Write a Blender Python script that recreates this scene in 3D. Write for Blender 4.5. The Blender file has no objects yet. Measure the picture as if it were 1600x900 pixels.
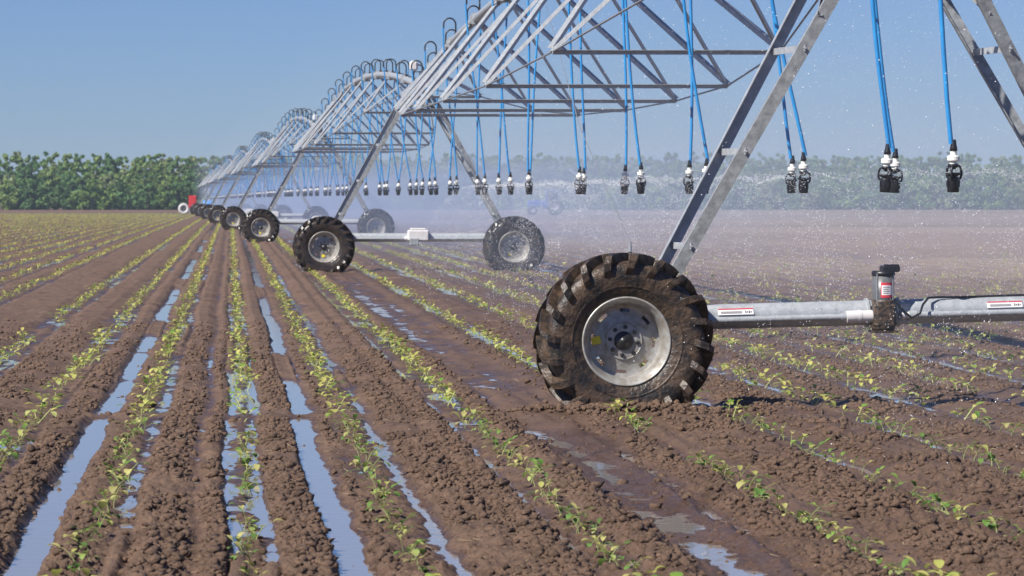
import bpy, math, random
import numpy as np
from mathutils import Vector, Matrix

R = math.radians
rng = np.random.default_rng(7)
random.seed(7)
sc = bpy.context.scene
col = sc.collection

# ------------------------------------------------------------------ camera, sky, sun, exposure
cam = bpy.data.objects.new('camera', bpy.data.cameras.new('camera'))
col.objects.link(cam)
cam.location = (0, 0, 1.74)
cam.rotation_euler = (R(90), 0, 0)
cd = cam.data
cd.sensor_width = 36
cd.lens = 36 * 5590 / 1600
cd.shift_x = 440 / 1600
cd.shift_y = -143 / 1600
cd.clip_start = .5
cd.clip_end = 6000
cd.dof.use_dof = True
cd.dof.focus_distance = 29.5
cd.dof.aperture_fstop = 9
sc.camera = cam

w = bpy.data.worlds.new('World'); sc.world = w; w.use_nodes = True
nt = w.node_tree
sky = nt.nodes.new('ShaderNodeTexSky'); sky.sky_type = 'NISHITA'; sky.sun_disc = False
SUN = Vector((.58, .42, -.70)).normalized()
sky.sun_elevation = math.asin(-SUN.z)
sky.sun_rotation = math.atan2(-SUN.x, -SUN.y) % (2 * math.pi)
sky.altitude = 1500; sky.air_density = 1.0; sky.dust_density = .4; sky.ozone_density = 3.0
tint = nt.nodes.new('ShaderNodeMix'); tint.data_type = 'RGBA'; tint.blend_type = 'MULTIPLY'
tint.inputs['Factor'].default_value = 1
tint.inputs['B'].default_value = (.56, .71, 1.10, 1)
nt.links.new(sky.outputs[0], tint.inputs['A'])
bg = nt.nodes['Background']
nt.links.new(tint.outputs['Result'], bg.inputs['Color'])
bg.inputs['Strength'].default_value = .053

sl = bpy.data.lights.new('sun', 'SUN'); sl.energy = 5.0; sl.angle = R(.5); sl.color = (1, .95, .87)
so = bpy.data.objects.new('sun', sl); col.objects.link(so)
so.rotation_euler = SUN.to_track_quat('-Z', 'Y').to_euler()
so.location = (-20, -10, 30)

vs = sc.view_settings
vs.view_transform = 'Standard'; vs.look = 'None'; vs.exposure = .60; vs.gamma = 1; vs.use_curve_mapping = False
cy = sc.cycles
cy.use_denoising = True
cy.max_bounces = 6; cy.diffuse_bounces = 2; cy.glossy_bounces = 3; cy.transmission_bounces = 4
cy.transparent_max_bounces = 8; cy.volume_bounces = 0

# ------------------------------------------------------------------ materials
MATS = {}
def mat(name, color, rough=.6, metal=0, var=0, vscale=5, color2=None, bump=0, bscale=20, spec=.5, coords='Object', trans=0, detail=4):
    m = bpy.data.materials.new(name); m.use_nodes = True
    n = m.node_tree; p = n.nodes['Principled BSDF']
    p.inputs['Base Color'].default_value = (*color, 1)
    p.inputs['Roughness'].default_value = rough
    p.inputs['Metallic'].default_value = metal
    p.inputs['Specular IOR Level'].default_value = spec
    tc = n.nodes.new('ShaderNodeTexCoord')
    if color2 is not None:
        nz = n.nodes.new('ShaderNodeTexNoise'); nz.inputs['Scale'].default_value = vscale; nz.inputs['Detail'].default_value = detail
        nz.inputs['Roughness'].default_value = .65
        n.links.new(tc.outputs[coords], nz.inputs['Vector'])
        rp = n.nodes.new('ShaderNodeValToRGB')
        rp.color_ramp.elements[0].position = .5 - .5 * (var or .3); rp.color_ramp.elements[1].position = .5 + .5 * (var or .3)
        rp.color_ramp.elements[0].color = (*color, 1); rp.color_ramp.elements[1].color = (*color2, 1)
        n.links.new(nz.outputs['Fac'], rp.inputs['Fac'])
        n.links.new(rp.outputs['Color'], p.inputs['Base Color'])
    if bump:
        nb = n.nodes.new('ShaderNodeTexNoise'); nb.inputs['Scale'].default_value = bscale; nb.inputs['Detail'].default_value = 4
        n.links.new(tc.outputs[coords], nb.inputs['Vector'])
        b = n.nodes.new('ShaderNodeBump'); b.inputs['Strength'].default_value = bump; b.inputs['Distance'].default_value = .02
        n.links.new(nb.outputs['Fac'], b.inputs['Height']); n.links.new(b.outputs['Normal'], p.inputs['Normal'])
    MATS[name] = m
    return m

mat('galvanized', (.46, .48, .50), .42, .2, .4, 14, (.30, .32, .34), .15, 60)
mat('galvanized_dull', (.36, .38, .39), .5, .15, .4, 14, (.17, .18, .19), .15, 60)
mat('galvanized_rim', (.44, .44, .43), .42, .35, .35, 14, (.26, .23, .19), .1, 30)
mat('mud_rubber', (.016, .014, .013), .44, 0, .36, 9, (.125, .078, .048), .6, 30, detail=8)
mat('wet_rubber', (.012, .012, .013), .3, 0, .3, 6, (.055, .036, .025), .4, 24, detail=8)
mat('hub_dark', (.02, .02, .022), .4)
mat('blue_hose', (.025, .27, .60), .42, 0, .3, 5, (.02, .20, .50))
mat('black_plastic', (.012, .012, .014), .38)
mat('white_plastic', (.78, .78, .72), .4)
mat('grey_paint', (.13, .135, .145), .4, .1, .3, 20, (.10, .10, .10))
mat('grease_mud', (.02, .017, .015), .4, 0, .2, 30, (.10, .065, .04), .4, 40)
mat('white_cover', (.66, .64, .64), .45, 0, .3, 8, (.55, .53, .52))
mat('sticker_white', (.8, .78, .78), .5)
mat('sticker_red', (.62, .04, .06), .5)
mat('sticker_yellow', (.75, .62, .03), .5)
mat('sticker_ink', (.03, .03, .04), .5)
mat('red_paint', (.55, .02, .03), .45, 0, .3, 3, (.48, .03, .03))
mat('tank_blue', (.06, .26, .62), .4)
mat('tractor_blue', (.03, .10, .45), .4)
mat('window_glass', (.03, .04, .05), .1)
mat('cable_steel', (.25, .26, .28), .5, .3)
mat('bark', (.12, .09, .07), .9, 0, .3, 3, (.2, .17, .14))

_cr = [k for k in MATS['mud_rubber'].node_tree.nodes if k.type == 'VALTORGB'][0].color_ramp
_cr.elements[0].position = .40; _cr.elements[1].position = .74
def leafmat(name, c, sat=1):
    m = bpy.data.materials.new(name); m.use_nodes = True
    n = m.node_tree; p = n.nodes['Principled BSDF']
    at = n.nodes.new('ShaderNodeAttribute'); at.attribute_name = 'tint'
    oi = n.nodes.new('ShaderNodeObjectInfo')
    hs = n.nodes.new('ShaderNodeHueSaturation')
    mx = n.nodes.new('ShaderNodeMix'); mx.data_type = 'RGBA'; mx.blend_type = 'MULTIPLY'; mx.inputs['Factor'].default_value = 1
    mx.inputs['B'].default_value = (*c, 1)
    n.links.new(at.outputs['Color'], mx.inputs['A'])
    mr = n.nodes.new('ShaderNodeMapRange'); mr.inputs['To Min'].default_value = .8; mr.inputs['To Max'].default_value = 1.2
    n.links.new(oi.outputs['Random'], mr.inputs['Value'])
    n.links.new(mr.outputs[0], hs.inputs['Value'])
    n.links.new(mx.outputs['Result'], hs.inputs['Color'])
    n.links.new(hs.outputs['Color'], p.inputs['Base Color'])
    p.inputs['Roughness'].default_value = .6
    p.inputs['Specular IOR Level'].default_value = .3
    tr = n.nodes.new('ShaderNodeBsdfTranslucent')
    n.links.new(hs.outputs['Color'], tr.inputs['Color'])
    ms = n.nodes.new('ShaderNodeMixShader'); ms.inputs[0].default_value = .42 if name == 'forest_leaf' else .35
    n.links.new(p.outputs[0], ms.inputs[1]); n.links.new(tr.outputs[0], ms.inputs[2])
    n.links.new(ms.outputs[0], n.nodes['Material Output'].inputs['Surface'])
    MATS[name] = m
leafmat('seedling_leaf', (1, 1, 1))
leafmat('forest_leaf', (1, 1, 1))

def soil_material():
    m = bpy.data.materials.new('soil'); m.use_nodes = True
    n = m.node_tree; p = n.nodes['Principled BSDF']; L = n.links.new
    tc = n.nodes.new('ShaderNodeTexCoord')
    a = n.nodes.new('ShaderNodeAttribute'); a.attribute_name = 'wet'
    def noise(scale, det=5, rough=.6):
        k = n.nodes.new('ShaderNodeTexNoise'); k.inputs['Scale'].default_value = scale; k.inputs['Detail'].default_value = det
        k.inputs['Roughness'].default_value = rough; L(tc.outputs['Object'], k.inputs['Vector']); return k
    n1 = noise(1.3); n2 = noise(38, 6, .7); n3 = noise(.02, 3)
    r1 = n.nodes.new('ShaderNodeValToRGB')
    r1.color_ramp.elements[0].position = .32; r1.color_ramp.elements[1].position = .7
    r1.color_ramp.elements[0].color = (.068, .039, .024, 1); r1.color_ramp.elements[1].color = (.25, .158, .104, 1)
    mixn = n.nodes.new('ShaderNodeMath'); mixn.operation = 'ADD'
    sc1 = n.nodes.new('ShaderNodeMath'); sc1.operation = 'MULTIPLY'; sc1.inputs[1].default_value = .4
    sc2 = n.nodes.new('ShaderNodeMath'); sc2.operation = 'MULTIPLY'; sc2.inputs[1].default_value = .6
    L(n1.outputs['Fac'], sc1.inputs[0]); L(n2.outputs['Fac'], sc2.inputs[0]); L(sc1.outputs[0], mixn.inputs[0]); L(sc2.outputs[0], mixn.inputs[1])
    L(mixn.outputs[0], r1.inputs['Fac'])
    # dry pale field far to the right
    dry = n.nodes.new('ShaderNodeAttribute'); dry.attribute_name = 'dry'
    md = n.nodes.new('ShaderNodeMix'); md.data_type = 'RGBA'; md.inputs['B'].default_value = (.33, .24, .175, 1)
    L(dry.outputs['Fac'], md.inputs['Factor']); L(r1.outputs['Color'], md.inputs['A'])
    wm = n.nodes.new('ShaderNodeMix'); wm.data_type = 'RGBA'; wm.blend_type = 'MULTIPLY'; wm.inputs['B'].default_value = (.56, .50, .50, 1)
    L(a.outputs['Fac'], wm.inputs['Factor']); L(md.outputs['Result'], wm.inputs['A'])
    L(wm.outputs['Result'], p.inputs['Base Color'])
    rr = n.nodes.new('ShaderNodeMapRange'); rr.inputs['To Min'].default_value = .75; rr.inputs['To Max'].default_value = .22
    L(a.outputs['Fac'], rr.inputs['Value']); L(rr.outputs[0], p.inputs['Roughness'])
    b = n.nodes.new('ShaderNodeBump'); b.inputs['Strength'].default_value = .9; b.inputs['Distance'].default_value = .022
    n4 = noise(75, 5, .7); L(n4.outputs['Fac'], b.inputs['Height']); L(b.outputs['Normal'], p.inputs['Normal'])
    p.inputs['Specular IOR Level'].default_value = .4
    MATS['soil'] = m
soil_material()

def water_material():
    m = bpy.data.materials.new('puddle_water'); m.use_nodes = True
    n = m.node_tree; p = n.nodes['Principled BSDF']
    p.inputs['Base Color'].default_value = (.25, .23, .215, 1)
    p.inputs['Roughness'].default_value = .04; p.inputs['IOR'].default_value = 1.33
    p.inputs['Specular IOR Level'].default_value = .9
    tc = n.nodes.new('ShaderNodeTexCoord'); nz = n.nodes.new('ShaderNodeTexNoise'); nz.inputs['Scale'].default_value = 9
    n.links.new(tc.outputs['Object'], nz.inputs['Vector'])
    b = n.nodes.new('ShaderNodeBump'); b.inputs['Strength'].default_value = .10; b.inputs['Distance'].default_value = .01
    n.links.new(nz.outputs['Fac'], b.inputs['Height']); n.links.new(b.outputs['Normal'], p.inputs['Normal'])
    MATS['water'] = m
water_material()

def drop_material():
    m = bpy.data.materials.new('droplet'); m.use_nodes = True
    p = m.node_tree.nodes['Principled BSDF']
    p.inputs['Base Color'].default_value = (.88, .9, .95, 1); p.inputs['Roughness'].default_value = .15
    MATS['droplet'] = m
drop_material()

def vol_material(name, color, density, g=0):
    m = bpy.data.materials.new(name); m.use_nodes = True
    n = m.node_tree
    n.nodes.remove(n.nodes['Principled BSDF'])
    v = n.nodes.new('ShaderNodeVolumePrincipled')
    v.inputs['Color'].default_value = (*color, 1); v.inputs['Density'].default_value = density
    v.inputs['Anisotropy'].default_value = g
    n.links.new(v.outputs[0], n.nodes['Material Output'].inputs['Volume'])
    MATS[name] = m

# ------------------------------------------------------------------ helpers
def tag(o, label=None, cat=None, group=None, kind=None):
    if label: o['label'] = label
    if cat: o['category'] = cat
    if group: o['group'] = group
    if kind: o['kind'] = kind
    return o
def link(name, me, parent=None):
    o = bpy.data.objects.new(name, me); col.objects.link(o)
    if parent: o.parent = parent
    return o
def empty(name, loc, rz=0, rx=0):
    o = bpy.data.objects.new(name, None); col.objects.link(o)
    o.location = loc; o.rotation_euler = (rx, 0, rz); o.empty_display_size = .2
    return o
KIDS = {}
def copy_tree(o, parent=None):
    c = o.copy(); col.objects.link(c); c.parent = parent
    for ch in [x for x in ALL_CH.get(o.name, [])]:
        copy_tree(ch, c)
    return c
ALL_CH = {}
def index_children():
    ALL_CH.clear()
    for o in bpy.data.objects:
        if o.parent: ALL_CH.setdefault(o.parent.name, []).append(o)

def np_mesh(name, V, F, smooth=False, m=None, nper=4):
    V = np.asarray(V, dtype=np.float32); F = np.asarray(F, dtype=np.int32)
    me = bpy.data.meshes.new(name)
    me.vertices.add(len(V)); me.vertices.foreach_set('co', V.ravel())
    me.loops.add(F.size); me.loops.foreach_set('vertex_index', F.ravel())
    me.polygons.add(len(F))
    me.polygons.foreach_set('loop_start', np.arange(0, F.size, nper, dtype=np.int32))
    me.polygons.foreach_set('loop_total', np.full(len(F), nper, dtype=np.int32))
    if smooth: me.polygons.foreach_set('use_smooth', np.ones(len(F), dtype=bool))
    me.update(calc_edges=True); me.validate()
    if m: me.materials.append(MATS[m])
    return me

class MB:
    def __init__(s): s.v = []; s.f = []; s.sm = []
    def add(s, vs_, fs_, smooth=False):
        k = len(s.v); s.v += [tuple(p) for p in vs_]; s.f += [tuple(i + k for i in f) for f in fs_]
        s.sm += [smooth] * len(fs_)
        return s
    def box(s, c, d, rot=None, bev=0):
        x, y, z = [q / 2 for q in d]
        if bev:
            b = min(bev, x * .9, y * .9, z * .9)
            P = []
            for sx in (-1, 1):
                for sy in (-1, 1):
                    for sz in (-1, 1):
                        P += [(sx * x, sy * (y - b), sz * (z - b)), (sx * (x - b), sy * y, sz * (z - b)), (sx * (x - b), sy * (y - b), sz * z)]
            import bmesh
            bm = bmesh.new()
            for p in P: bm.verts.new(p)
            bmesh.ops.convex_hull(bm, input=bm.verts)
            bm.verts.ensure_lookup_table(); bm.verts.index_update()
            V = [v.co.copy() for v in bm.verts]; F = [[v.index for v in f.verts] for f in bm.faces]; bm.free()
        else:
            V = [Vector((sx * x, sy * y, sz * z)) for sx in (-1, 1) for sy in (-1, 1) for sz in (-1, 1)]
            F = [(0, 1, 3, 2), (4, 6, 7, 5), (0, 4, 5, 1), (2, 3, 7, 6), (0, 2, 6, 4), (1, 5, 7, 3)]
        if rot is not None: V = [rot @ v for v in V]
        c = Vector(c)
        return s.add([v + c for v in V], F)
    def extr(s, a, b, prof, up=(0, 0, 1), close=True, caps=True):
        """extrude closed 2D profile [(u,v)] from a to b; v axis near 'up', u = dir x up"""
        a = Vector(a); b = Vector(b); d = (b - a).normalized(); up = Vector(up)
        u = d.cross(up).normalized(); v = u.cross(d).normalized()
        n = len(prof)
        V = [a + u * p + v * q for p, q in prof] + [b + u * p + v * q for p, q in prof]
        F = [(i, (i + 1) % n, n + (i + 1) % n, n + i) for i in range(n)]
        if caps: F += [tuple(range(n))[::-1], tuple(range(n, 2 * n))]
        return s.add(V, F)
    def angle(s, a, b, w_=.05, t=.006, up=(0, 0, 1), flip=1, flipv=1):
        p = [(0, 0), (w_, 0), (w_, t), (t, t), (t, w_), (0, w_)]
        p = [(x * flip, y * flipv) for x, y in p]
        if flip * flipv < 0: p = p[::-1]
        return s.extr(a, b, p, up)
    def tube(s, pts, r, n=10, caps=True, smooth=True):
        pts = [Vector(p) for p in pts]; rr = r if isinstance(r, (list, tuple)) else [r] * len(pts)
        V = []; F = []
        t0 = (pts[1] - pts[0]).normalized()
        u = t0.cross(Vector((.3, .1, 1)) if abs(t0.z) < .9 else Vector((1, 0, 0))).normalized()
        for i, p in enumerate(pts):
            t = (pts[min(i + 1, len(pts) - 1)] - pts[max(i - 1, 0)]).normalized()
            u = (u - t * u.dot(t)).normalized(); v = t.cross(u)
            for k in range(n):
                a = 2 * math.pi * k / n
                V.append(p + (u * math.cos(a) + v * math.sin(a)) * rr[i])
        for i in range(len(pts) - 1):
            for k in range(n):
                F.append((i * n + k, i * n + (k + 1) % n, (i + 1) * n + (k + 1) % n, (i + 1) * n + k))
        s.add(V, F, smooth)
        if caps:
            s.add(V[:n], [tuple(range(n))[::-1]]); s.add(V[-n:], [tuple(range(n))])
        return s
    def lathe(s, prof, n=48, axis='y', c=(0, 0, 0), smooth=True, skip=None, closed=False):
        """prof [(r, h)], h along axis"""
        V = []; F = []
        for k in range(n):
            a = 2 * math.pi * k / n; ca, sa = math.cos(a), math.sin(a)
            for r, h in prof:
                if axis == 'y': V.append((c[0] + r * ca, c[1] + h, c[2] + r * sa))
                elif axis == 'z': V.append((c[0] + r * ca, c[1] + r * sa, c[2] + h))
                else: V.append((c[0] + h, c[1] + r * ca, c[2] + r * sa))
        m = len(prof); last = m if closed else m - 1
        for k in range(n):
            k2 = (k + 1) % n
            for j in range(last):
                if skip and skip(k, j): continue
                j2 = (j + 1) % m
                F.append((k * m + j, k * m + j2, k2 * m + j2, k2 * m + j))
        return s.add(V, F, smooth)
    def mesh(s, name, m):
        me = bpy.data.meshes.new(name); me.from_pydata(s.v, [], s.f); me.materials.append(MATS[m])
        me.polygons.foreach_set('use_smooth', s.sm); me.update()
        return me
    def build(s, name, m, parent=None):
        return link(name, s.mesh(name, m), parent)

# ------------------------------------------------------------------ numpy noise
PERM = np.random.default_rng(3).random(4096).astype(np.float32)
def hsh(ix, iy, seed=0):
    h = (ix.astype(np.int64) * 73856093) ^ (iy.astype(np.int64) * 19349663) ^ (seed * 83492791)
    h = (h ^ (h >> 13)) * 1274126177
    h = (h ^ (h >> 16))
    return PERM[(h & 4095)]
def vnoise(x, y, seed=0):
    ix = np.floor(x); iy = np.floor(y); fx = (x - ix).astype(np.float32); fy = (y - iy).astype(np.float32)
    fx = fx * fx * (3 - 2 * fx); fy = fy * fy * (3 - 2 * fy)
    ix = ix.astype(np.int64); iy = iy.astype(np.int64)
    a = hsh(ix, iy, seed); b = hsh(ix + 1, iy, seed); c = hsh(ix, iy + 1, seed); d = hsh(ix + 1, iy + 1, seed)
    return (a + (b - a) * fx) * (1 - fy) + (c + (d - c) * fx) * fy - .5
def fbm(x, y, o=3, seed=0):
    s = 0; a = 1
    for i in range(o):
        s = s + a * vnoise(x * 2 ** i, y * 2 ** i, seed + i * 17); a *= .5
    return s
def clods(x, y, seed=0, dens=.8):
    """rounded lumps: max over the neighbour cells of a half-ball with its own radius and height"""
    ix = np.floor(x).astype(np.int64); iy = np.floor(y).astype(np.int64)
    out = np.zeros(x.shape, np.float32)
    for dx in (-1, 0, 1):
        for dy in (-1, 0, 1):
            cx = ix + dx; cyy = iy + dy
            px = cx + hsh(cx, cyy, seed + 1); py = cyy + hsh(cx, cyy, seed + 2)
            r = .35 + .45 * hsh(cx, cyy, seed + 3)
            on = hsh(cx, cyy, seed + 4) < dens
            an = hsh(cx, cyy, seed + 5) * 3.1
            ex = (x - px); ey = (y - py)
            u = ex * np.cos(an) + ey * np.sin(an); v = (-ex * np.sin(an) + ey * np.cos(an)) * 1.35
            q = 1 - (u * u + v * v) / (r * r)
            hgt = np.sqrt(np.maximum(q, 0)) * r
            out = np.maximum(out, np.where(on, hgt, 0).astype(np.float32))
    return out

# ------------------------------------------------------------------ field layout
DIP = .51
def sstep(a, b, x):
    t = np.clip((x - a) / (b - a), 0, 1); return t * t * (3 - 2 * t)
def base(y): return -DIP * sstep(90, 620, np.asarray(y, dtype=float))
def basef(y): return float(base(y))
WATER = -.05
ROWS = [-1.53, -.70, .10, .88, 1.87, 3.10, 4.0, 4.95, 5.8]
right_rows = [6.65 + .86 * i for i in range(130)]
left_rows = [-2.45, -3.05 - .80, -4.65, -5.45, -6.2] + [-7.0 - .78 * i for i in range(60)]
CP = [(-1.9, .02), (-1.75, -.01), (-1.66, -.03), (-1.53, -.024), (-1.42, -.040), (-1.34, .0), (-1.25, .022), (-1.14, .0), (-1.07, -.07), (-.95, -.07),
      (-.90, -.02), (-.8, .0), (-.72, -.018), (-.64, -.03), (-.58, -.051), (-.53, -.035), (-.46, .018), (-.32, .015), (-.2, -.03), (-.1, .012), (-.05, .0), (-.01, -.054),
      (.05, -.042), (.10, -.030), (.15, -.042), (.2, -.052), (.25, .0), (.33, .03), (.46, .012), (.51, -.066), (.61, -.068), (.66, -.03), (.72, -.008), (.8, -.014), (.88, -.024),
      (.97, -.014), (1.04, -.034), (1.08, -.058), (1.12, -.03), (1.2, .0), (1.35, .02), (1.45, -.012), (1.58, .015), (1.67, -.01), (1.71, -.058), (1.75, -.03), (1.87, -.028),
      (1.95, -.040), (2.05, .02), (2.15, .005), (2.25, -.034), (2.38, -.051), (2.5, -.040), (2.62, -.043), (2.74, -.024), (2.85, .01), (2.95, .015), (3.03, -.02), (3.1, -.028), (3.22, -.055), (3.30, -.025),
      (3.5, .012), (3.75, .015), (3.9, -.02), (4.0, -.028), (4.1, -.056), (4.17, -.025), (4.4, .02), (4.7, .01), (4.85, -.02), (4.95, -.028), (5.06, -.056), (5.13, -.02), (5.4, .02), (5.65, -.01)]
for r in [5.8] + right_rows:
    CP += [(r - .06, -.02), (r, -.028), (r + .1, -.054), (r + .16, -.025), (r + .38, .018), (r + .62, .01)]
for r in left_rows:
    CP += [(r - .3, .015), (r - .12, -.034), (r, -.024), (r + .12, -.040), (r + .25, .01)]
CP.sort(); CPX = np.array([c[0] for c in CP]); CPZ = np.array([c[1] for c in CP])
TOWER_Y0 = 30.03; SPAN = 54.95; CL = 6.05
TOWERS = [TOWER_Y0 + SPAN * i for i in range(8)]
def mline(y): return -.01878 * y          # lateral shift of the machine line (slightly skew to the rows)
def track(y):
    """0..1 how much a wheel track crosses here"""
    s = 0
    for ty in TOWERS:
        s = s + np.exp(-((y - (ty - 1.0)) / .45) ** 2)
    return s
def ground_z(x, y, cell=.01):
    x = np.asarray(x, dtype=np.float64); y = np.asarray(y, dtype=np.float64)
    wob = .05 * vnoise(y * .22 + 5, x * .3, 31) + .035 * vnoise(y * 1.3, x * .9, 33)
    pr = np.interp(x + wob, CPX, CPZ)
    # furrow water is dammed here and there
    lf = fbm(x * .9 + 40, y * .16, 3, 5)
    z = pr + .027 * lf + .020 * fbm(x * 3.1, y * 1.1, 2, 9) + .030 * vnoise(x * 9, y * 4, 15)
    z = z + .06 * sstep(.12, .24, vnoise(y * .13 + x * .4, x * .6, 43)) * sstep(-.03, -.05, pr) + 0 * x
    z = z + (.016 * sstep(27, 31, y) + 0 * x) * np.exp(-((x - 2.5) / .2) ** 2)
    z = z + (-.004 + .05 * vnoise(x * 5, y * 1.7, 19)) * sstep(29, 27, y) * np.exp(-((x - 2.45) / .32) ** 2)
    k = sstep(-.065, -.005, pr)
    tr = np.clip(track(y), 0, 1)
    fl = sstep(-.14, -.9, z * 0 + 0)  # zero
    z = z * (1 - .8 * tr) + tr * (-.018 + .02 * vnoise(x * 1.2, y * 2, 77))
    k = np.maximum(k, tr * .8)
    amp = .27 + .73 * k
    amp = amp * (.62 + .55 * sstep(-.25, .3, vnoise(x * 1.6, y * .8, 91)))
    def fade(size): return np.clip(1.6 - cell / (size * .32), 0, 1)
    wx_ = x + .018 * vnoise(x * 31, y * 31, 101) + .010 * vnoise(x * 75, y * 75, 103)
    wy_ = y + .018 * vnoise(x * 31, y * 31, 107) + .010 * vnoise(x * 75, y * 75, 109)
    h = .075 * .50 * clods(wx_ / .075, wy_ / .08, 11, .38) * fade(.085)
    h = h + .040 * .60 * clods(wx_ / .040, wy_ / .045, 21, .62) * fade(.05)
    h = h + .020 * .75 * clods(wx_ / .020, wy_ / .024, 31, .8) * fade(.03)
    h = h + .046 * np.abs(vnoise(wx_ * 22, wy_ * 20, 113)) * fade(.05) + .026 * vnoise(wx_ * 55, wy_ * 45, 117) * fade(.03)
    # wheel mound where the first tower's wheels stand
    for wl in (-2.25, 2.25):
        wx = CL + wl + mline(TOWER_Y0); wy = TOWER_Y0 - .35
        d = ((x - wx) / .8) ** 2 + ((y - wy) / .42) ** 2
        z = z + .035 * np.exp(-d)
    return z + h * amp + base(y) - .012 * amp, pr

# ------------------------------------------------------------------ the ground, one sheet
def build_ground():
    ys = [-60, -30, -10, 0, 5, 9, 11]; y = 12.0
    while y < 640:
        ys.append(y); y += .0135 * (y / 15) ** 1.62
    ys += [660, 700, 800, 1000, 1400]
    ys = np.array(ys)
    nc = 900
    u = np.linspace(0, 1, nc)
    Y = np.repeat(ys[:, None], nc + 12, 1)
    yy = np.clip(ys, 12, 640)[:, None]
    lo = -.075 * yy - 1.1; hi = .235 * yy + 1.6
    X = lo + (hi - lo) * u[None, :]
    sk = np.array([.02, .08, .25, 1, 3, 12])
    left = lo - (sk[::-1] * 120)[None, :]; right = hi + (sk * 120)[None, :]
    X = np.concatenate([left, X, right], 1)
    cell = np.gradient(ys)[:, None] * np.ones_like(X)
    wid = np.gradient(X, axis=1)
    cell = np.maximum(cell * .7, wid)
    Z = np.empty(X.shape); PR = np.empty(X.shape)
    for i in range(0, len(ys), 200):
        sl_ = slice(i, i + 200)
        Z[sl_], PR[sl_] = ground_z(X[sl_], Y[sl_], cell[sl_])
    far = (Y > 450)
    Z = np.where(far, base(Y) + (Z - base(Y)) * np.clip((560 - Y) / 110, 0, 1), Z)
    nr, ncol = X.shape
    V = np.stack([X, Y, Z], -1).reshape(-1, 3)
    idx = np.arange(nr * ncol).reshape(nr, ncol)
    F = np.stack([idx[:-1, :-1], idx[:-1, 1:], idx[1:, 1:], idx[1:, :-1]], -1).reshape(-1, 4)
    me = np_mesh('ground', V, F, False, 'soil')
    rel = Z - base(Y)
    wet = 1 - sstep(-.052, -.018, rel)
    wet = np.maximum(wet * .95, sstep(1.9, 2.6, X) * .42 * (1 - sstep(9, 30, X)))
    wet = np.maximum(wet, np.clip(1 - ((X - 2.45) / .5) ** 2, 0, 1) * .8 * (1 - sstep(26, 30, Y)))
    wet = np.clip(wet + .35 * fbm(X * 1.7, Y * .6, 3, 51) * (wet > .05), .12, 1)
    a = me.attributes.new('wet', 'FLOAT', 'POINT'); a.data.foreach_set('value', wet.astype(np.float32).ravel())
    Lm = X - mline(Y)
    dry = sstep(9, 15, Lm) * sstep(38, 66, Y) * 1.0
    dry = dry * (.7 + .6 * fbm(X * .02, Y * .03, 2, 61))
    bands = sstep(-.1, .25, vnoise(X * .01, Y / 22, 63))
    dry = np.clip(dry * (1 - .45 * bands), 0, 1)
    a = me.attributes.new('dry', 'FLOAT', 'POINT'); a.data.foreach_set('value', dry.astype(np.float32).ravel())
    tag(link('ground', me), 'brown wet clay soil ploughed into furrows', None, None, 'structure')
build_ground()

def build_water():
    ys = np.array([12, 20, 40, 60, 90] + list(range(110, 440, 20)), dtype=float)
    xs = np.array([-50, -20, -5, 0, 5, 20, 60, 110], dtype=float)
    X, Y = np.meshgrid(xs, ys); Z = base(Y) + WATER
    V = np.stack([X, Y, Z], -1).reshape(-1, 3); nr, nc = X.shape
    idx = np.arange(nr * nc).reshape(nr, nc)
    F = np.stack([idx[:-1, :-1], idx[:-1, 1:], idx[1:, 1:], idx[1:, :-1]], -1).reshape(-1, 4)
    tag(link('water', np_mesh('water', V, F, True, 'water')), 'muddy puddle water standing in the furrows', None, None, 'structure')
build_water()

# ------------------------------------------------------------------ wheel
def tyre_mb():
    m = MB()
    prof = [(.350, -.13), (.366, -.155), (.43, -.176), (.52, -.195), (.58, -.196), (.61, -.187), (.635, -.172), (.650, -.14), (.662, -.07), (.665, 0),
            (.662, .07), (.650, .14), (.635, .172), (.61, .187), (.58, .196), (.52, .195), (.43, .176), (.366, .155), (.350, .13)]
    m.lathe(prof, 96)
    m.lathe([(.448, -.182), (.456, -.189), (.464, -.187)], 96)
    NL = 20
    st = [  # y, r, dtheta, half width, height, normal (r, y)
        (-.015, .662, .00, .022, .072, (1, 0)), (.05, .662, .075, .024, .074, (1, 0)), (.11, .658, .17, .028, .078, (1, .05)),
        (.155, .645, .25, .031, .090, (.9, .42)), (.176, .622, .29, .036, .074, (.66, .75)), (.186, .590, .318, .038, .046, (.35, .94)), (.192, .555, .335, .036, .006, (.1, 1))]
    for side in (-1, 1):
        for k in range(NL):
            t0 = 2 * math.pi * (k + (.5 if side > 0 else 0)) / NL
            V = []
            jit = random.uniform(.92, 1.08)
            for (y, r, dt, hw, ht, (nr, ny)) in st:
                L_ = math.hypot(nr, ny); nr /= L_; ny /= L_; ht *= jit
                for dth, hh in ((-1, -.006), (1, -.006), (.72, ht), (-.72, ht)):
                    th = t0 + dt + dth * hw / r
                    rr = r + nr * hh; yy = (y + ny * hh) * side
                    V.append((rr * math.cos(th), yy, rr * math.sin(th)))
            F = []
            for i in range(len(st) - 1):
                for q in range(4):
                    f = (4 * i + q, 4 * i + (q + 1) % 4, 4 * i + 4 + (q + 1) % 4, 4 * i + 4 + q)
                    F.append(f if side > 0 else f[::-1])
            F += [(3, 2, 1, 0), tuple(range(4 * len(st) - 4, 4 * len(st)))]
            m.add(V, F)
    return m
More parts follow.
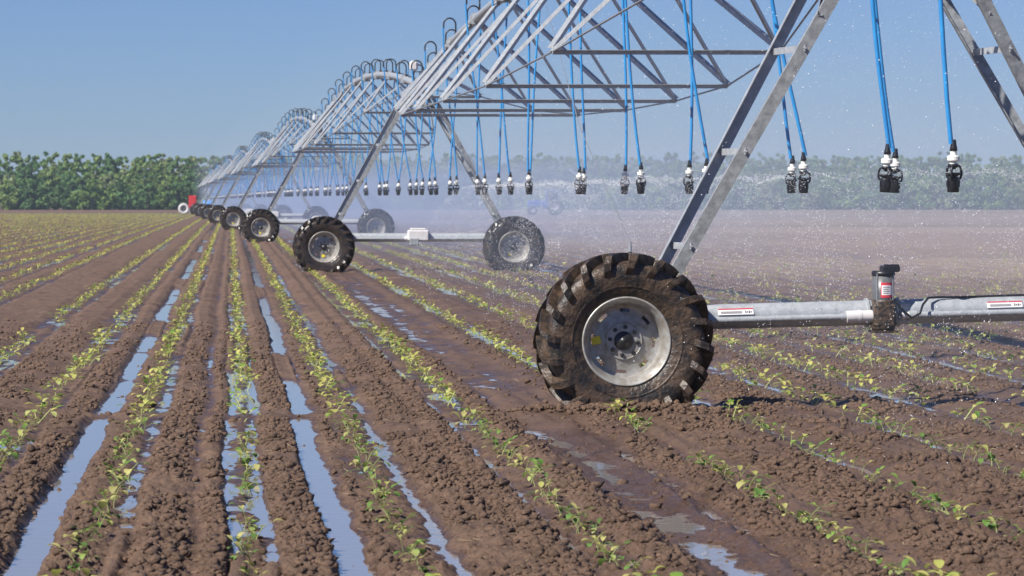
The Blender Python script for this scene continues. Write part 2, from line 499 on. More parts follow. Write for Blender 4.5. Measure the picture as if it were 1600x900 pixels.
def rim_mb():
    m = MB()
    # outer lip, bead seat, well, back lip (open cylinder)
    m.lathe([(.388, -.118), (.402, -.135), (.405, -.155), (.395, -.166), (.383, -.160), (.376, -.142), (.352, -.128), (.345, -.10), (.332, -.07), (.325, -.02),
             (.325, .08), (.345, .11), (.376, .13), (.395, .14)], 96)
    def skip(k, j):
        return j == 3 and (k % 12) in (2, 3, 4, 5, 6)
    prof = [(.075, -.002), (.16, -.002), (.20, .010), (.262, .026), (.293, .028), (.326, .020)]
    m.lathe(prof, 96, skip=skip)
    m.lathe([(r, h + .008) for r, h in prof], 96, skip=skip)
    m.lathe([(.158, -.0025), (.160, -.008), (.166, -.008), (.170, .0)], 64)
    return m
def hub_mb():
    m = MB()
    m.lathe([(.0, -.035), (.022, -.035), (.026, -.026), (.074, -.024), (.083, -.014), (.083, .0), (.082, .05), (.06, .12), (.06, .25), (0, .25)], 32)
    for k in range(8):
        a = 2 * math.pi * (k + .3) / 8; c = (.122 * math.cos(a), 0, .122 * math.sin(a))
        m.lathe([(0, -.026), (.012, -.026), (.013, -.020), (.019, -.018), (.019, -.003)], 6, c=c, smooth=False)
    return m
ME = {}
ME['tyre_mud'] = tyre_mb().mesh('tyre', 'mud_rubber')
ME['tyre_wet'] = ME['tyre_mud'].copy(); ME['tyre_wet'].materials.clear(); ME['tyre_wet'].materials.append(MATS['wet_rubber'])
ME['rim'] = rim_mb().mesh('rim', 'galvanized_rim')
ME['hub'] = hub_mb().mesh('hub', 'hub_dark')
s_ = MB(); s_.box((0, 0, 0), (.075, .003, .065)); ME['sticker'] = s_.mesh('sticker', 'sticker_yellow')
ME['wheel_gear'] = MB().box((0, 0, 0), (.2, .18, .24), None, .03).lathe([(0, .11), (.09, .11), (.10, .05), (.10, -.1), (0, -.1)], 20, c=(0, 0, 0)).mesh('wheel_gearbox', 'grease_mud')

HUB = .545
def add_wheel(root, x, y, mud, spin, sticker_at=None):
    wroot = empty('wheel', (x, y, HUB)); wroot.parent = root; wroot.rotation_euler = (0, spin, 0)
    link('tyre', ME['tyre_mud' if mud else 'tyre_wet'], wroot)
    link('rim', ME['rim'], wroot).scale = (.92, 1, .92); link('hub', ME['hub'], wroot).scale = (.95, 1, .95)
    if sticker_at:
        s = link('sticker', ME['sticker'], wroot); s.location = (sticker_at[0], .010, sticker_at[1]); s.rotation_euler = (0, -.25 - spin, 0)
    return wroot

# ------------------------------------------------------------------ drive tower
BEAM_Z = .765; NODE_Z = 3.89; WHX = 2.25
def sticker_panel(root, c, ln, h, rot=None):
    """white panel with a red strip and a few dark marks (all one decal)"""
    rot = rot or Matrix.Identity(3); c = Vector(c)
    a = MB().box(c, (ln, .003, h), rot).build('warning_label', 'sticker_white', root)
    MB().box(c + rot @ Vector((0, -.003, h * .42)), (ln * .99, .003, h * .15), rot).build('label_strip', 'sticker_red', a)
    k = MB()
    for i in range(4): k.box(c + rot @ Vector((ln * (.28 + .05 * i), -.003, -h * .1)), (ln * .025, .003, h * (.22 if i % 2 else .4)), rot)
    for i in range(3): k.box(c + rot @ Vector((-ln * .12, -.003, -h * .28 + i * h * .14)), (ln * .6, .003, h * .03), rot)
    k.build('label_print', 'sticker_ink', a)
    return a
def make_tower(first):
    root = empty('drive_tower', (0, 0, 0))
    mudw = first
    add_wheel(root, -WHX, -.30, mudw, .35, (-.215, -.075) if first else (.06, -.2))
    add_wheel(root, WHX, -.30, False, 1.15, None if first else (.11, -.16))
    for sx in (-1, 1):
        g = link('wheel_gearbox', ME['wheel_gear'], root); g.location = (sx * WHX, -.02, HUB + .02)
        # bracket between gearbox and beam
        MB().box((sx * (WHX - .12), .06, (HUB + BEAM_Z) / 2 + .05), (.28, .02, .34), None, .004).build('axle_bracket', 'galvanized_dull', root)
    tl = .055 if first else 0
    # base beam: a tube with end flanges, slightly tilted on the near tower
    a = Vector((-WHX + .05, .08, BEAM_Z - tl)); b = Vector((WHX - .05, .08, BEAM_Z + tl))
    bm_ = MB().tube([a, b], .105, 28)
    for t in (.03, .47, .53, .97):
        p = a.lerp(b, t); d = (b - a).normalized()
        bm_.tube([p - d * .008, p + d * .008], .125, 28)
    bm_.build('base_beam', 'galvanized', root)
    # drive shaft, tube in front of the beam
    off = Vector((0, -.13, -.025)); aa = a + off; bb = b + off
    gz = lambda t: aa.lerp(bb, t)
    sh = MB().tube([gz(.04), gz(.42)], .027, 14).tube([gz(.55), gz(.96)], .027, 14)
    sh.tube([gz(.415), gz(.43)], .033, 14).tube([gz(.545), gz(.56)], .038, 14)
    sh.build('drive_shaft', 'galvanized', root)
    MB().tube([gz(.425), gz(.475)], .052, 18).tube([gz(.447), gz(.453)], .056, 18).build('shaft_sleeve', 'white_cover', root)
    MB().tube([gz(.530), gz(.536)], .036, 14).tube([gz(.536), gz(.556)], .028, 14).build('shaft_coupling', 'white_cover', root)
    if first:
        cx = -.02; cyy = -.06
        mo = MB().lathe([(0, 0), (.086, 0), (.09, .01), (.09, .225), (0, .225)], 28, 'z', (cx, cyy, BEAM_Z + .09)).build('gear_motor', 'grey_paint', root)
        MB().lathe([(0, .225), (.097, .225), (.099, .24), (.092, .262), (0, .265)], 28, 'z', (cx, cyy, BEAM_Z + .09)).box((cx + .055, cyy, BEAM_Z + .37), (.15, .13, .055), None, .012).box((cx + .07, cyy, BEAM_Z + .402), (.11, .1, .01), None, .003).build('motor_cap', 'black_plastic', mo)
        g = MB()
        for i in range(4):
            an = i * math.pi / 2 + .78
            g.tube([(cx + .094 * math.cos(an), cyy + .094 * math.sin(an), BEAM_Z + .06), (cx + .094 * math.cos(an), cyy + .094 * math.sin(an), BEAM_Z + .33)], .006, 8)
        g.build('tie_bolt', 'cable_steel', mo)
        # curved label on the motor
        def patch(a0, a1, z0, z1, r, n=8):
            q = MB(); V = []; F = []
            for i in range(n + 1):
                an = a0 + (a1 - a0) * i / n
                for z in (z0, z1): V.append((cx + r * math.sin(an), cyy - r * math.cos(an), z))
            for i in range(n): F.append((2 * i, 2 * i + 2, 2 * i + 3, 2 * i + 1))
            return q.add(V, F)
        z0 = BEAM_Z + .13
        lb = patch(-.45, .75, z0, z0 + .125, .0915).build('motor_label', 'sticker_red', mo)
        patch(-.38, .68, z0 + .022, z0 + .103, .0925).build('label_face', 'sticker_white', lb)
        q = MB()
        for i in range(4): 
            p_ = patch(-.25, .25 + .08 * (i % 2), z0 + .034 + i * .017, z0 + .040 + i * .017, .0932); q.add(p_.v, p_.f)
        q.build('label_print', 'sticker_ink', lb)
        MB().box((cx, cyy, BEAM_Z - .02), (.19, .2, .22), None, .03).lathe([(.0, -.15), (.085, -.15), (.105, -.12), (.095, -.06), (.085, .02), (.098, .09), (.1, .11), (0, .11)], 28, 'z', (cx, cyy, BEAM_Z)).box((cx, cyy, BEAM_Z - .155), (.21, .2, .018), None, .004).build('gear_housing', 'grease_mud', mo)
        pl = MB().box((cx + .15, .03, BEAM_Z - .0), (.17, .10, .17), None, .01).build('motor_mount', 'galvanized', root)
        # black cable
        P = []
        k = [(.06, -.12, BEAM_Z + .12), (.12, -.14, BEAM_Z + .03), (.20, -.15, BEAM_Z - .04), (.27, -.15, BEAM_Z + .0), (.30, -.12, BEAM_Z + .07), (.37, -.03, BEAM_Z + .125), (.46, .02, BEAM_Z + .128), (.7, .06, BEAM_Z + .128), (1.1, .08, BEAM_Z + .14), (WHX - .2, .08, BEAM_Z + .168)]
        MB().tube(k, .010, 8).build('power_cable', 'black_plastic', root)
        d = (b - a).normalized(); rot = Matrix.Rotation(-math.atan2(d.z, d.x), 3, 'Y') @ Matrix.Rotation(R(-22), 3, 'X')
        for xx in (-1.26, 1.02):
            t = (xx - a.x) / (b.x - a.x); p = a.lerp(b, t)
            sticker_panel(root, (p.x, p.y - .103, p.z + .043), .30, .055, rot)
    else:
        MB().box((0, -.02, BEAM_Z + .05), (.50, .34, .26), None, .03).box((0, -.02, BEAM_Z + .20), (.38, .26, .05), None, .02).build('motor_cover', 'white_cover', root)
        MB().box((-.10, -.13, BEAM_Z - .10), (.22, .22, .18), None, .02).build('gear_housing', 'galvanized_dull', root)
    # legs: two angle irons at each wheel that spread along the span
    def lp(sx, sy, t):
        sh_ = .13 if first and sx < 0 else 0
        A = Vector((sx * (WHX - .02) + sh_, sy * .075 + .05, HUB + .06)); B = Vector((sx * .42 + sh_, sy * .56 + .05, NODE_Z))
        return A.lerp(B, t)
    for sx in (-1, 1):
        for sy in (-1, 1):
            l = MB(); A = lp(sx, sy, 0); B = lp(sx, sy, 1)
            # broad face looks towards the camera side, the other flange runs away from it
            up = Vector((0, 1, 0))
            d = (B - A).normalized(); u = d.cross(up).normalized()
            if sy < 0:
                W_, D_, t_ = .105, .065, .007
                prof = [(-W_ / 2, 0), (W_ / 2, 0), (W_ / 2, D_), (W_ / 2 - t_, D_), (W_ / 2 - t_, t_), (-W_ / 2, t_)]
            else:
                W_, D_, t_ = .100, -.065, .007
                prof = [(-W_ / 2, 0), (-W_ / 2, -t_), (W_ / 2 - t_, -t_), (W_ / 2 - t_, D_), (W_ / 2, D_), (W_ / 2, 0)]
            off = u * (sx * (.065 if sy < 0 else -.065)) * (1 if u.x * sx > 0 else -1) * sx
            # keep the near iron on the outer (right) side in view, the far one on the left
            off = Vector((-sy * (.048 if sx < 0 else .035), 0, 0))
            l.extr(A + off * .95, B + off * .9, prof, up)
            l.extr(B + off * .9, Vector((sx * .14, sy * .30 + .05, 4.33)), [(x * .8, y * .8) for x, y in prof], up)
            l.build('leg', 'galvanized_dull' if sx > 0 or sy < 0 else 'galvanized', root)
        for t in (.22, .46, .72):
            A = lp(sx, -1, t) + Vector((.045, 0, 0)); B = lp(sx, 1, t) - Vector((.05, 0, 0))
            k = MB().extr(A + Vector((0, -.012, 0)), B + Vector((0, -.012, 0)), [(-.004, -.028), (.004, -.028), (.004, .028), (-.004, .028)], (0, 0, 1))
            for p in (A, B): k.tube([p + Vector((0, -.035, 0)), p + Vector((0, .02, 0))], .011, 8)
            k.build('leg_bracket', 'galvanized', root)
    # top frame: horizontal irons between the four leg tops, and cross braces
    k = MB()
    for sy in (-1, 1):
        k.angle((-.42, sy * .62 + .05, NODE_Z), (.42, sy * .62 + .05, NODE_Z), .06, .006)
        k.angle((-.40, sy * .62 + .05, NODE_Z), (.14, sy * .30 + .05, 4.33), .045, .006)
    for sx in (-1, 1):
        k.angle((sx * .42, -.57, NODE_Z + .03), (sx * .42, .67, NODE_Z + .03), .06, .006)
    k.build('top_frame', 'galvanized_dull', root)
    for sx in (-1, 1):
        A = lp(sx, -1, .80); B = lp(sx, 1, .98)
        MB().angle(A, B, .04, .005).build('cross_brace', 'galvanized_dull', root)
    # saddle under the pipe and the control box above it
    MB().tube([(0, -.45, 4.39), (0, .45, 4.39)], .115, 24).tube([(0, -.12, 4.39), (0, .12, 4.39)], .135, 24).tube([(0, -.35, 4.39), (0, -.33, 4.39)], .15, 24).tube([(0, .33, 4.39), (0, .35, 4.39)], .15, 24).build('flex_joint', 'galvanized_dull', root)
    cb = MB().box((-.10, .0, 4.84), (.20, .18, .25), None, .05).build('control_box', 'white_cover', root)
    MB().tube([(-.10, 0, 4.72), (-.10, 0, 4.48)], .02, 8).tube([(.05, 0, 4.72), (.05, 0, 4.5)], .014, 8).box((-.03, 0, 4.70), (.24, .1, .02)).build('box_post', 'black_plastic', cb)
    return root

ANG = math.atan(-.01878)
def tower_xy(y): return CL + mline(y)
first = make_tower(True)
first.location = (tower_xy(TOWERS[0]), TOWERS[0], 0); first.rotation_euler.z = R(3.0)
tag(first, 'nearest wheeled tower with muddy tyre and dark grey gear motor on its beam', 'irrigation tower', 'wheeled towers of the irrigation machine')
second = make_tower(False)
index_children()
TL = ['second wheeled tower from the front, with white motor cover on its beam',
      'third wheeled tower from the front, its far wheel hazed by the mist',
      'fourth wheeled tower from the front, small behind the mist',
      'fifth wheeled tower from the front, tiny and blurred',
      'sixth wheeled tower from the front, overlapping its neighbours far off',
      'seventh wheeled tower from the front, one before the most distant',
      'most distant wheeled tower, next to the red cabinet']
for i, l in enumerate(TL):
    t = second if i == 0 else copy_tree(second)
    y = TOWERS[i + 1]
    t.location = (tower_xy(y), y, basef(y)); t.rotation_euler.z = R(1.2)
    tag(t, l, 'irrigation tower', 'wheeled towers of the irrigation machine')

# ------------------------------------------------------------------ spans
H0 = 4.39; RISE = .95; HALF = SPAN / 2
def pz(u): return H0 + RISE * (1 - (u / HALF) ** 2)
NU = [-20.3, -14.5, -8.7, -2.9, 2.9, 8.7, 14.5, 20.3]
NW = {2.9: 1.78, 8.7: 1.65, 14.5: 1.37, 20.3: .85}
NH = {2.9: 3.22, 8.7: 3.27, 14.5: 3.50, 20.3: 3.93}
JU = [-23.2, -17.4, -11.6, -5.8, 0, 5.8, 11.6, 17.4, 23.2]

def gooseneck_mesh(side):
    P = [(0, 0, .08), (0, 0, .22)]
    for k in range(0, 13):
        a = math.pi * k / 12
        P.append((side * (.125 - .125 * math.cos(a)), 0, .30 + .13 * math.sin(a)))
    P.append((side * .25, 0, .22))
    return MB().tube([(0, 0, .07), (0, 0, .13)], .03, 10).tube(P, .017, 8).mesh('gooseneck', 'black_plastic')
ME['goose_l'] = gooseneck_mesh(-1); ME['goose_r'] = gooseneck_mesh(1)
def head_meshes():
    f = MB()
    f.lathe([(0, .0), (.020, .0), (.0205, -.045), (.036, -.05), (.038, -.055), (.038, -.088), (.036, -.093), (.024, -.097), (.024, -.125), (0, -.125)], 18, 'z', (0, 0, -.055), smooth=False)
    ME['fitting'] = f.mesh('hose_fitting', 'white_plastic')
    c = MB().lathe([(.014, .04), (.017, .0), (.022, -.035), (.024, -.06), (0, -.06)], 14, 'z')
    ME['clamp'] = c.mesh('hose_clamp', 'black_plastic')
    h = MB(); z0 = -.175
    h.lathe([(0, 0), (.030, 0), (.034, -.012), (.030, -.03), (.016, -.036), (.014, -.05), (0, -.05)], 18, 'z', (0, 0, z0))
    h.lathe([(0, -.115), (.034, -.115), (.036, -.125), (.036, -.14), (.036, -.245), (.032, -.252), (0, -.252)], 18, 'z', (0, 0, z0))
    h.lathe([(0, -.082), (.045, -.078), (.05, -.086), (.044, -.096), (.02, -.115)], 20, 'z', (0, 0, z0))
    for k in range(3):
        a = k * 2 * math.pi / 3 + .1
        P = [(.028, -.012), (.044, -.028), (.051, -.06), (.051, -.10), (.044, -.13), (.03, -.14)]
        h.tube([(r * math.cos(a), r * math.sin(a), z0 + z) for r, z in P], .008, 6)
    for k in range(8):
        a = k * math.pi / 4
        h.box((.038 * math.cos(a), .038 * math.sin(a), z0 - .175), (.006, .006, .06), Matrix.Rotation(a, 3, 'Z'))
    ME['head'] = h.mesh('sprinkler_head', 'black_plastic')
head_meshes()
NOZ = []          # world positions of the spraying plates
def add_drop(root, u, side, bottom_dx, org, hbot=1.80, simple=False):
    """gooseneck on the pipe top, blue hose blown a little to the right, white fitting and black sprinkler head"""
    z = pz(u)
    g = link('gooseneck', ME['goose_l' if side < 0 else 'goose_r'], root); g.location = (0, u, z)
    top = Vector((side * .25, u, z + .24))
    bot = Vector((bottom_dx, u + random.uniform(-.03, .03), hbot + .34))
    P = []
    n = 8
    for k in range(n + 1):
        t = k / n
        P.append((top.x + (bot.x - top.x) * (t ** 1.25) + .02 * math.sin(t * 5 + u), top.y + (bot.y - top.y) * t, top.z + (bot.z - top.z) * t))
    h = MB().tube(P, .0178, 10).build('drop_hose', 'blue_hose', root)
    tilt = (random.uniform(-.04, .04), random.uniform(-.10, -.02), random.uniform(0, 3))
    for nm in ('clamp', 'fitting', 'head'):
        f = link(ME[nm].name, ME[nm], h); f.location = bot; f.rotation_euler = tilt; f.scale = (1.25, 1.25, .86)
    NOZ.append(Vector((org[0] + bot.x, org[1] + bot.y, org[2] + bot.z - .27)))

def brace(a, b, w_=.055, t=.005, flip=1):
    return MB().angle(a, b, w_, t, (0, 0, 1), flip)
def make_span(root, org, drops, bw=.064):
    N = 40
    pts = [(0, -HALF + .4 + (SPAN - .8) * i / N, pz(-HALF + .4 + (SPAN - .8) * i / N)) for i in range(N + 1)]
    p = MB().tube(pts, .084, 20)
    for u in JU + [-HALF + .45, HALF - .45]:
        p.tube([(0, u - .012, pz(u)), (0, u + .012, pz(u))], .13, 20)
        p.tube([(0, u + .02, pz(u)), (0, u + .035, pz(u))], .13, 20)
    pipe = p.build('water_pipe', 'galvanized', root)
    MB().tube([(.05, q[1], q[2] + .098) for q in pts], .011, 6).tube([(.075, q[1], q[2] + .085) for q in pts], .009, 6).build('control_cable', 'black_plastic', root)
    for u in JU:
        MB().extr((-.16, u + .01, pz(u) - .10), (.16, u + .01, pz(u) - .10), [(-.10, -.004), (.10, -.004), (.10, .004), (-.10, .004)]).build('pipe_bracket', 'galvanized_dull', root)
    for i, u in enumerate(NU):
        wd = NW[abs(u)]; h = NH[abs(u)]
        MB().angle((-wd, u, h), (wd, u, h), .055, .006, (0, 0, 1), 1, -1).build('cross_bar', 'galvanized', root)
        for sx in (-1, 1):
            nd = Vector((sx * wd, u, h + .03))
            for du in (-2.9, 2.9):
                j = Vector((sx * .11, u + du, pz(u + du) - .10))
                MB().angle(nd + Vector((0, .03 * (1 if du > 0 else -1), 0)), j, bw, .005, (0, 0, 1), sx, -1).build('truss_brace', 'galvanized', root)
            MB().box((sx * wd, u, h - .012), (.07, .10, .02), None, .004).tube([(sx * wd, u - .04, h - .04), (sx * wd, u - .04, h + .05)], .012, 8).tube([(sx * wd, u + .04, h - .04), (sx * wd, u + .04, h + .05)], .012, 8).build('node_plate', 'galvanized', root)
    for sx in (-1, 1):
        pr = [(sx * .2, -HALF + .6, H0 - .12)] + [(sx * NW[abs(u)], u, NH[abs(u)] - .02) for u in NU] + [(sx * .2, HALF - .6, H0 - .12)]
        MB().tube(pr, .0125, 8, smooth=False).build('truss_rod', 'cable_steel', root)
    for (u, side, dx) in drops:
        add_drop(root, u, side, dx, org)

def span_root(i, y0, y1):
    ym = (y0 + y1) / 2; z0, z1 = basef(max(y0, 0)), basef(y1)
    r = empty('irrigation_span', (tower_xy(ym), ym, (z0 + z1) / 2), -ANG, math.atan2(z1 - z0, y1 - y0))
    return r
# drop list of the first full span: (distance from the camera, side, sideways offset at the bottom, measured from the pipe)
D1 = [(32.4, 1, .58), (35.0, -1, .22), (37.9, 1, .62), (40.6, -1, .12), (42.6, 1, .22), (45.6, -1, .04), (49.0, 1, .28), (51.8, -1, -.02), (54.0, 1, .3), (57.0, -1, -.22), (59.6, 1, .05),
      (63.2, -1, .08), (65.6, 1, .10), (68.4, -1, .1), (71.2, 1, .2), (74.0, -1, .02), (76.6, 1, .1), (79.3, -1, -.03), (81.8, 1, .04), (83.6, -1, .02)]
roots = []
y0 = TOWERS[0] - SPAN
r0 = span_root(0, y0, TOWERS[0])
make_span(r0, tuple(r0.location), [(y - r0.location.y, s, d) for y, s, d in [(27.3, -1, -.02), (29.6, -1, -.06), (24.6, 1, .45), (22, -1, .1)]])
tag(r0, 'nearest overhead span, its blue hoses hanging at the upper right edge', 'irrigation span', 'truss spans of the irrigation machine')
r1 = span_root(1, TOWERS[0], TOWERS[1])
make_span(r1, tuple(r1.location), [(y - r1.location.y, s, d) for y, s, d in D1])
tag(r1, 'galvanized truss span with blue hoses between the nearest and second wheeled towers', 'irrigation span', 'truss spans of the irrigation machine')
# guard wire from the pipe down to the near wheel
MB().tube([(-.02, 0, 5.25), (-.70, -8.5, 3.98), (-1.45, -18, 2.5), (-2.10, -27.2, 1.35)], .0045, 6).tube([(-2.10, -27.2, 1.35), (-2.12, -27.35, 1.26)], [.012, .02], 8).build('guard_wire', 'cable_steel', r1)
r2 = span_root(2, TOWERS[1], TOWERS[2])
dr = [(-26 + 2.62 * k, (-1) ** k, .05 + .14 * (k % 2) + random.uniform(-.12, .12)) for k in range(20)]
make_span(r2, tuple(r2.location), dr, .046)
tag(r2, 'arched truss span with hook-shaped hose elbows between the second and third wheeled towers', 'irrigation span', 'truss spans of the irrigation machine')
index_children()
ords = ['third and fourth', 'fourth and fifth', 'fifth and sixth', 'sixth and seventh', 'seventh and most distant']
for i in range(2, 7):
    t = copy_tree(r2); ym = (TOWERS[i] + TOWERS[i + 1]) / 2
    z0, z1 = basef(TOWERS[i]), basef(TOWERS[i + 1])
    t.location = (tower_xy(ym), ym, (z0 + z1) / 2); t.rotation_euler = (math.atan2(z1 - z0, SPAN), 0, -ANG)
    tag(t, f'arched truss span with blue hoses between the {ords[i - 2]} wheeled towers', 'irrigation span', 'truss spans of the irrigation machine')
t = copy_tree(r2); ym = TOWERS[7] + HALF; z0, z1 = basef(TOWERS[7]), basef(TOWERS[7] + SPAN)
t.location = (tower_xy(ym), ym, (z0 + z1) / 2); t.rotation_euler = (math.atan2(z1 - z0, SPAN), 0, -ANG)
tag(t, 'farthest arched truss span, ending beyond the most distant wheeled tower', 'irrigation span', 'truss spans of the irrigation machine')

# pivot pyramid at the end of the line
ye = TOWERS[7] + SPAN; ze = basef(ye)
pv = empty('pivot_stand', (tower_xy(ye), ye, ze))
tag(pv, 'four legged steel stand carrying the far end of the pipe', 'pivot stand')
for sx in (-1, 1):
    for sy in (-1, 1):
        MB().angle((sx * 1.4, sy * 1.4, -.05), (sx * .25, sy * .25, 4.3), .1, .01).build('leg', 'galvanized', pv)
MB().tube([(0, 0, -.05), (0, 0, 4.5)], .12, 16).build('riser_pipe', 'galvanized', pv)

# ------------------------------------------------------------------ far equipment by the end of the line
def at(px, Y): return (px - 360) / 5590 * Y
yb = 440; zb = basef(yb)
rc = empty('control_cabinet', (at(301, yb), yb, zb))
tag(rc, 'tall red cabinet beside the most distant wheeled tower', 'cabinet')
MB().box((0, 0, 1.45), (.95, .6, 1.55), None, .04).build('cabinet_body', 'red_paint', rc)
MB().box((0, -.31, 1.45), (.80, .02, 1.38), None, .005).build('door', 'red_paint', rc)
MB().box((.3, -.33, 1.4), (.04, .03, .16), None, .005).build('handle', 'black_plastic', rc)
st = MB()
for sx in (-.4, .4):
    for sy in (-.22, .22): st.box((sx, sy, .32), (.07, .07, .76))
st.build('stand', 'galvanized_dull', rc)
yw = 432; zw = basef(yw)
wc = empty('spare_wheel', (at(287, yw), yw, zw + .62)); wc.rotation_euler.z = .15
tag(wc, 'whitish wheel standing on the field left of the red cabinet', 'wheel')
MB().lathe([(.34, -.1), (.42, -.14), (.55, -.15), (.64, -.12), (.67, 0), (.64, .12), (.55, .15), (.42, .14), (.34, .1)], 40, closed=True).build('tyre', 'white_cover', wc)
MB().lathe([(.0, -.03), (.12, -.05), (.2, -.02), (.35, -.02), (.35, .02), (0, .02)], 32).build('rim', 'grey_paint', wc)
yt = 436; zt = basef(yt)
bt = empty('blue_tank', (at(326, yt), yt, zt))
tag(bt, 'light blue tank standing right of the most distant leg', 'tank')
MB().lathe([(0, -.65), (.42, -.65), (.5, -.58), (.5, .58), (.42, .65), (0, .65)], 28, 'x', (0, 0, 1.15)).build('barrel', 'tank_blue', bt)
MB().lathe([(0, 0), (.14, 0), (.14, .12), (0, .13)], 16, 'z', (0, 0, 1.62)).build('lid', 'white_cover', bt)
st = MB()
for sx in (-.45, .45): st.box((sx, 0, .38), (.1, .9, .76))
st.build('cradle', 'galvanized_dull', bt)

ytr = 395; ztr = basef(ytr)
tr = empty('tractor', (at(850, ytr), ytr, ztr))
tag(tr, 'blue tractor veiled by the mist at the far edge of the field', 'tractor')
MB().box((-.75, 0, 1.25), (2.0, .85, .75), None, .12).box((-1.78, 0, 1.15), (.1, .7, .55), None, .03).build('hood', 'tractor_blue', tr)
cb = MB()
for sx in (.25, 1.55):
    for sy in (-.7, .7): cb.tube([(sx, sy, 1.2), (sx * .95 + .05, sy * .92, 2.55)], .05, 8)
cb.box((.9, 0, 2.6), (1.6, 1.6, .12), None, .05).box((.9, 0, 1.05), (1.4, 1.3, .6), None, .05)
cb.build('cab', 'tractor_blue', tr)
MB().box((.9, 0, 1.9), (1.2, 1.28, 1.1), None, .03).build('windows', 'window_glass', tr)
for sx, rr, wd_ in ((-1.3, .5, .3), (1.2, .85, .48)):
    for sy in (-.85, .85):
        wl = empty('wheel', (sx, sy, rr)); wl.parent = tr
        MB().lathe([(rr * .55, -wd_ / 2), (rr * .95, -wd_ / 2), (rr, -wd_ * .3), (rr, wd_ * .3), (rr * .95, wd_ / 2), (rr * .55, wd_ / 2)], 32, closed=True).build('tyre', 'wet_rubber', wl)
        MB().lathe([(0, -.06), (rr * .25, -.08), (rr * .56, -.1), (rr * .56, .1), (0, .06)], 28).build('rim', 'white_cover', wl)

# ------------------------------------------------------------------ seedlings
def leaf_geo(L, W, droop, fold, yaw, pitch, org, n=5):
    """an oval leaf folded along its midrib that starts at org and hangs down at the tip"""
    V = []; F = []
    p = Vector(org); ang = pitch
    cyw, syw = math.cos(yaw), math.sin(yaw)
    for i in range(n + 1):
        t = i / n
        wd = W * .5 * math.sin(math.pi * min(1, t * .92 + .06)) ** .75
        s = Vector((-syw, cyw, 0))
        upv = Vector((-math.sin(ang) * cyw, -math.sin(ang) * syw, math.cos(ang)))
        V += [p + s * wd + upv * wd * fold, p.copy(), p - s * wd + upv * wd * fold]
        d = Vector((math.cos(ang) * cyw, math.cos(ang) * syw, math.sin(ang)))
        p = p + d * (L / n); ang -= droop / n
    for i in range(n):
        a = 3 * i
        F += [(a, a + 1, a + 4, a + 3), (a + 1, a + 2, a + 5, a + 4)]
    return V, F
GREENS = [(.17, .28, .06), (.24, .33, .08), (.31, .37, .12), (.38, .41, .17), (.12, .23, .05)]
YEL = [(.43, .41, .15), (.38, .39, .12)]
def seedling_variant(rs, n=5):
    """list of (name, V, F, color)"""
    parts = []
    lean = rs.uniform(0, 2 * math.pi); la = rs.uniform(.1, .75); H = rs.uniform(.07, .14)
    P = []
    for k in range(6):
        t = k / 5
        P.append(Vector((math.cos(lean) * la * H * t * t, math.sin(lean) * la * H * t * t, H * t * (1 - .25 * la * t) - .02)))
    m = MB().tube(P, [.0042, .004, .0036, .0032, .003, .0026], 6)
    parts.append(('stem', [Vector(v) for v in m.v], m.f, (.36, .40, .17)))
    nl = rs.choice([3, 4, 4, 5])
    for i in range(nl):
        k = rs.choice([3, 4, 5]); o = P[k]; yaw = lean + i * 2.3 + rs.uniform(-.5, .5)
        pl = rs.uniform(.015, .06); pit = rs.uniform(-.2, .9)
        q = o + Vector((math.cos(yaw) * math.cos(pit), math.sin(yaw) * math.cos(pit), math.sin(pit))) * pl
        pet = MB().tube([o, (o + q) / 2 + Vector((0, 0, .006)), q], .0016, 5)
        L = rs.uniform(.045, .078); W = L * rs.uniform(.5, .72)
        lv, lf = leaf_geo(L, W, rs.uniform(.5, 1.7), rs.uniform(.0, .4), yaw, pit + rs.uniform(-.1, .3), q, n)
        for v in lv:
            if v.z < .003: v.z = .003 + .1 * (v.z - .003) * 0
        c = random.choice(GREENS) if rs.random() < .62 else random.choice(YEL)
        V = [Vector(v) for v in pet.v] + lv; F = list(pet.f) + [tuple(j + len(pet.v) for j in f) for f in lf]
        parts.append(('leaf', V, F, c))
    return parts
def tinted(name, V, F, colr, m):
    me = bpy.data.meshes.new(name); me.from_pydata([tuple(v) for v in V], [], F); me.materials.append(MATS[m])
    a = me.color_attributes.new('tint', 'FLOAT_COLOR', 'POINT')
    c = np.asarray(colr, dtype=np.float32)
    if c.ndim == 1: c = np.tile(np.append(c, 1), (len(V), 1))
    a.data.foreach_set('color', c.astype(np.float32).ravel())
    me.polygons.foreach_set('use_smooth', [True] * len(me.polygons)); me.update()
    return me
rs = random.Random(11)
VARS = [seedling_variant(rs) for _ in range(14)]
VM = [[(nm, tinted(nm, V, F, c, 'seedling_leaf')) for nm, V, F, c in v] for v in VARS]
def merge(v):
    V = []; F = []; C = []
    for nm, a, f, c in v:
        F += [tuple(j + len(V) for j in q) for q in f]; V += a; C += [(*c, 1)] * len(a)
    return V, F, C
VONE = [tinted('seedling', *merge(v)[:2], np.array(merge(v)[2]), 'seedling_leaf') for v in VARS]

